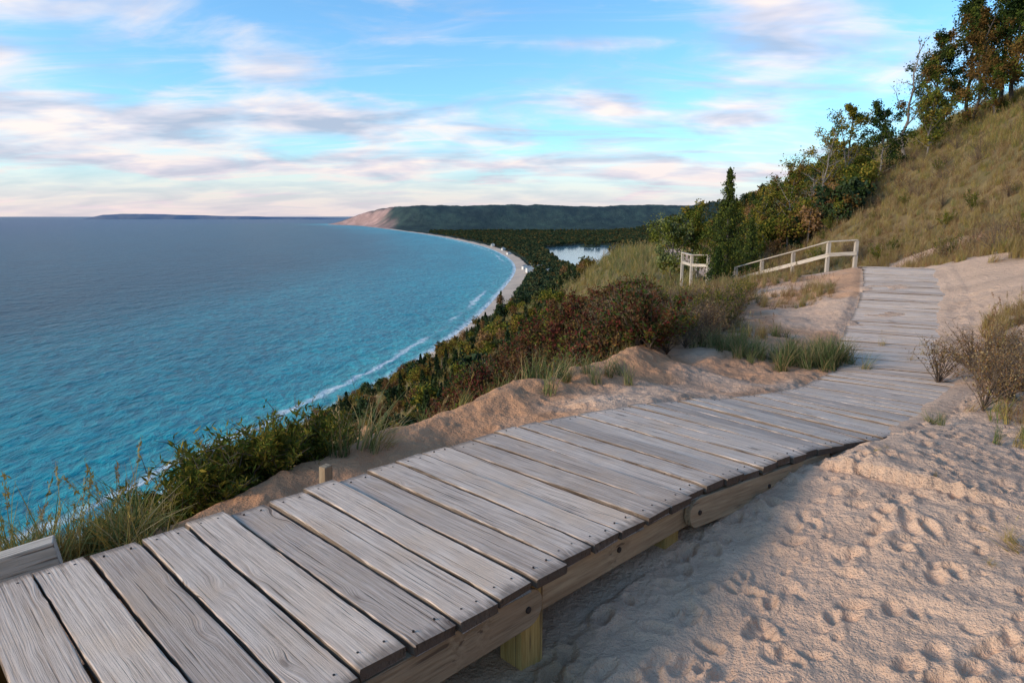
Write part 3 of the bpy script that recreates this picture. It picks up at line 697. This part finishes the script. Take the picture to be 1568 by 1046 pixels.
for j,(s0,s1,lt,r0,r1) in enumerate(secs):
    stringer('stringer_right_%d'%j,s0,s1,lt,round0=bool(r0),round1=bool(r1))
    stringer('stringer_left_%d'%j,s0,s1,-lt,round0=bool(r0),round1=bool(r1))
    stringer('stringer_mid_%d'%j,s0,s1,0.)
def post(name,s,lat,top,bot,w=.13,mat=M_post,parent=bw):
    p,h,_=at(s);V,Q=box(-w/2,w/2,-w/2,w/2,bot,top)
    me=bpy.data.meshes.new(name);V=[(z_,y_,-x_) for x_,y_,z_ in V];me.from_pydata([tuple(map(float,v)) for v in V],[],[tuple(map(int,f)) for f in Q]);me.materials.append(mat)
    o=bpy.data.objects.new(name,me);scene.collection.objects.link(o);o.parent=parent
    o.location=(p[0]+math.sin(h)*lat,p[1]-math.cos(h)*lat,p[2])
    o.rotation_mode='QUATERNION';o.rotation_quaternion=mathutils.Euler((0,0,h)).to_quaternion()@mathutils.Euler((0,-math.pi/2,0)).to_quaternion()
    bv=o.modifiers.new('bev','BEVEL');bv.width=.006;bv.segments=2
    return o
for j,s_ in enumerate((.25,1.92,3.1)):
    post('post_right_%d'%j,s_,.66 if j==1 else .60,-.05,-.75);post('post_left_%d'%j,s_,-.60,-.05,-.75)
def beam_between(name,A_,B_,w,hgt,mat,parent=None):
    A_=Vector(A_);B_=Vector(B_);L=(B_-A_).length
    V,Q=box(0,L,-w/2,w/2,-hgt/2,hgt/2)
    me=bpy.data.meshes.new(name);me.from_pydata([tuple(map(float,v)) for v in V],[],[tuple(map(int,f)) for f in Q]);me.materials.append(mat)
    o=bpy.data.objects.new(name,me);scene.collection.objects.link(o)
    o.location=A_;o.rotation_mode='QUATERNION';o.rotation_quaternion=(B_-A_).to_track_quat('X','Z')
    bv=o.modifiers.new('bev','BEVEL');bv.width=.005;bv.segments=2
    if parent: o.parent=parent
    return o
beam_between('wooden_stake',(-1.16,3.98,-2.1),(-1.14,3.97,-1.50),.07,.05,M_beam)
beam_between('edge_timber',(-2.9,2.3,-1.62),(-2.02,2.82,-1.47),.09,.14,M_rail)
def railing(name,pts,htop=1.0):
    e=bpy.data.objects.new(name,None);scene.collection.objects.link(e)
    tops=[]
    for k,(x_,y_,zt) in enumerate(pts):
        zb=gz(x_,y_)-.3
        beam_between('post_%d'%k,(x_,y_,zb),(x_+.001,y_,zt+.02),.11,.11,M_rail,e);tops.append(Vector((x_,y_,zt)))
    for k in range(len(tops)-1):
        a=tops[k];b=tops[k+1];d=(b-a).normalized()
        beam_between('top_rail_%d'%k,a+Vector((0,0,.042))-d*.03,b+Vector((0,0,.042))+d*.03,.15,.038,M_rail,e)
        beam_between('mid_rail_%d'%k,a-Vector((0,.075,.38)),b-Vector((0,.075,.38)),.035,.12,M_rail,e)
railing('wooden_railing',[(11.1,22.2,-.80),(10.3,22.4,-.86),(9.5,23.2,-1.22),(8.75,24.0,-1.55),(8.05,24.6,-1.85)])
railing('wooden_railing',[(8.1,28.3,-1.62),(7.6,29.0,-1.66),(7.5,30.2,-1.62)])
railing('wooden_railing',[(10.1,38.5,-1.85),(9.7,36.8,-1.95),(9.5,35,-2.1)])
# ---------------- little town ----------------
m,t,b=newmat('house_siding');b.inputs['Base Color'].default_value=(.66,.64,.60,1);b.inputs['Roughness'].default_value=.8;M_side=m
m,t,b=newmat('house_roof');b.inputs['Base Color'].default_value=(.14,.13,.13,1);M_roof=m
m,t,b=newmat('house_glass');b.inputs['Base Color'].default_value=(.03,.04,.05,1);b.inputs['Roughness'].default_value=.1;M_gl=m
def house(x,y,w,d,h,rz):
    e=bpy.data.objects.new('beach_house',None);scene.collection.objects.link(e);e.location=(x,y,gz(x,y));e.rotation_euler=(0,0,rz)
    def part(nm,V,F,mt):
        me=bpy.data.meshes.new(nm);me.from_pydata([tuple(map(float,v)) for v in V],[],[tuple(map(int,f)) for f in F]);me.materials.append(mt)
        o=bpy.data.objects.new(nm,me);scene.collection.objects.link(o);o.parent=e
    V=[(-w/2,-d/2,-1),(w/2,-d/2,-1),(w/2,d/2,-1),(-w/2,d/2,-1),(-w/2,-d/2,h),(w/2,-d/2,h),(w/2,d/2,h),(-w/2,d/2,h),(0,-d/2,h*1.5),(0,d/2,h*1.5)]
    part('walls',V,[(0,1,5,8,4),(2,3,7,9,6),(1,2,6,5),(3,0,4,7)],M_side)
    part('roof',[(-w/2-.5,-d/2-.5,h-.2),(0,-d/2-.5,h*1.5+.1),(0,d/2+.5,h*1.5+.1),(-w/2-.5,d/2+.5,h-.2),(w/2+.5,-d/2-.5,h-.2),(w/2+.5,d/2+.5,h-.2)],[(0,1,2,3),(1,4,5,2)],M_roof)
    for k in range(3):
        cx=-w/2+w*(k+.5)/3;part('window_%d'%k,[(cx-.6,-d/2-.05,1.2),(cx+.6,-d/2-.05,1.2),(cx+.6,-d/2-.05,2.8),(cx-.6,-d/2-.05,2.8)],[(0,1,2,3)],M_gl)
for (x_,y_,w_,d_,h_,rz_) in [(38,1440,16,16,9,.2),(62,1500,12,12,7,1.),(30,1540,14,10,7,.4),(75,1420,11,9,6,.1),(-10,2150,12,10,6,.5),(-30,2400,12,10,7,.5),(50,1610,11,9,6,.9),(-75,2700,14,10,8,.2)]:
    house(x_,y_,w_,d_,h_,rz_)
# ---------------- sky, sun, camera ----------------
sunv=Vector((-.93,-.34,0)).normalized();el=math.radians(18);sv=Vector((sunv.x*math.cos(el),sunv.y*math.cos(el),math.sin(el)))
ld=bpy.data.lights.new('sun','SUN');ld.energy=3.1;ld.angle=math.radians(14);ld.color=(1,.77,.56)
lo=bpy.data.objects.new('sun',ld);scene.collection.objects.link(lo);lo.rotation_mode='QUATERNION';lo.rotation_quaternion=(-sv).to_track_quat('-Z','Y')
w=bpy.data.worlds.new('World');scene.world=w;w.use_nodes=True;nt=w.node_tree;t=NT(nt);L=nt.links
bg=nt.nodes['Background'];out=nt.nodes['World Output']
sky=t.n('ShaderNodeTexSky',sky_type='NISHITA',sun_disc=False,sun_elevation=el,sun_rotation=math.atan2(sv.x,sv.y),air_density=1.0,dust_density=.6,ozone_density=2.0)
L.new(t.mix(1.,sky.outputs[0],(1.0,1.52,1.82),'MULTIPLY'),bg.inputs[0]);bg.inputs[1].default_value=.148
tc=t.n('ShaderNodeTexCoord');sx=t.n('ShaderNodeSeparateXYZ');L.new(tc.outputs['Generated'],sx.inputs[0])
zc=t.math('MAXIMUM',sx.outputs[2],0.);den=t.math('ADD',zc,.15)
az=t.math('ARCTAN2',sx.outputs[0],sx.outputs[1])
cv=t.n('ShaderNodeCombineXYZ');L.new(t.math('DIVIDE',sx.outputs[0],den),cv.inputs[0]);L.new(t.math('DIVIDE',sx.outputs[1],den),cv.inputs[1]);v=cv.outputs[0]
nA=t.noise(t.mapping(v,(.9,1.0,1),(0,0,.25),(3.1,1.7,0)),1.5,7,.56,.8)
nB=t.noise(t.mapping(v,(.5,1.8,1),(0,0,-.35),(7,2,0)),1.9,7,.6,1.2)
blobs=None
for (a0_,e0_,ra,re,st) in [(.35,.235,.14,.07,.28),(.31,.13,.07,.025,.26),(.14,.14,.08,.045,.24),(-.56,.12,.26,.035,.26),(-.26,.13,.18,.026,.28),(-.66,.175,.07,.018,.34),(-.60,.25,.2,.05,.2),(-.33,.185,.07,.022,.24),(.08,.225,.16,.010,.16),(.27,.055,.12,.012,.2),(-.15,.07,.5,.02,.14)]:
    da=t.math('DIVIDE',t.math('SUBTRACT',az,a0_),ra);de=t.math('DIVIDE',t.math('SUBTRACT',zc,e0_),re)
    g=t.math('MULTIPLY',t.math('EXPONENT',t.math('MULTIPLY',t.math('ADD',t.math('MULTIPLY',da,da),t.math('MULTIPLY',de,de)),-1.)),st)
    blobs=g if blobs is None else t.math('ADD',blobs,g)
low=t.sm(zc,.01,.16,.20,0.)
bias=t.math('ADD',low,blobs)
a=t.sm(t.math('ADD',nA,bias),.52,.88);b_=t.math('MULTIPLY',t.sm(t.math('ADD',nB,t.math('MULTIPLY',bias,.8)),.48,.90),.75)
mask=t.math('SUBTRACT',1.,t.math('MULTIPLY',t.math('SUBTRACT',1.,a),t.math('SUBTRACT',1.,b_)))
mask=t.math('MAXIMUM',t.math('MULTIPLY',mask,.92),t.sm(zc,.0,.12,.82,.0))
nC=t.noise(t.mapping(v,(.9,1.3,1),(0,0,.1),(1,8,0)),1.9,4,.55,.3)
cc=t.ramp(nC,[(.36,(.47,.54,.69)),(.5,(.79,.75,.83)),(.60,(1.08,.94,.87))])
cc=t.mix(t.sm(zc,.0,.12,.65,0.),cc,(.84,.65,.71))
bg2=t.n('ShaderNodeBackground',i_Strength=1.03);L.new(cc,bg2.inputs[0])
mx=t.n('ShaderNodeMixShader');L.new(mask,mx.inputs[0]);L.new(bg.outputs[0],mx.inputs[1]);L.new(bg2.outputs[0],mx.inputs[2]);L.new(mx.outputs[0],out.inputs[0])
cd=bpy.data.cameras.new('camera');cd.lens=24;cd.sensor_width=36;cd.clip_start=.05;cd.clip_end=300000
co=bpy.data.objects.new('camera',cd);scene.collection.objects.link(co);co.rotation_euler=(math.radians(79.6),0,0);scene.camera=co
scene.view_settings.view_transform='Standard';scene.view_settings.look='None';scene.view_settings.exposure=0
print('built')
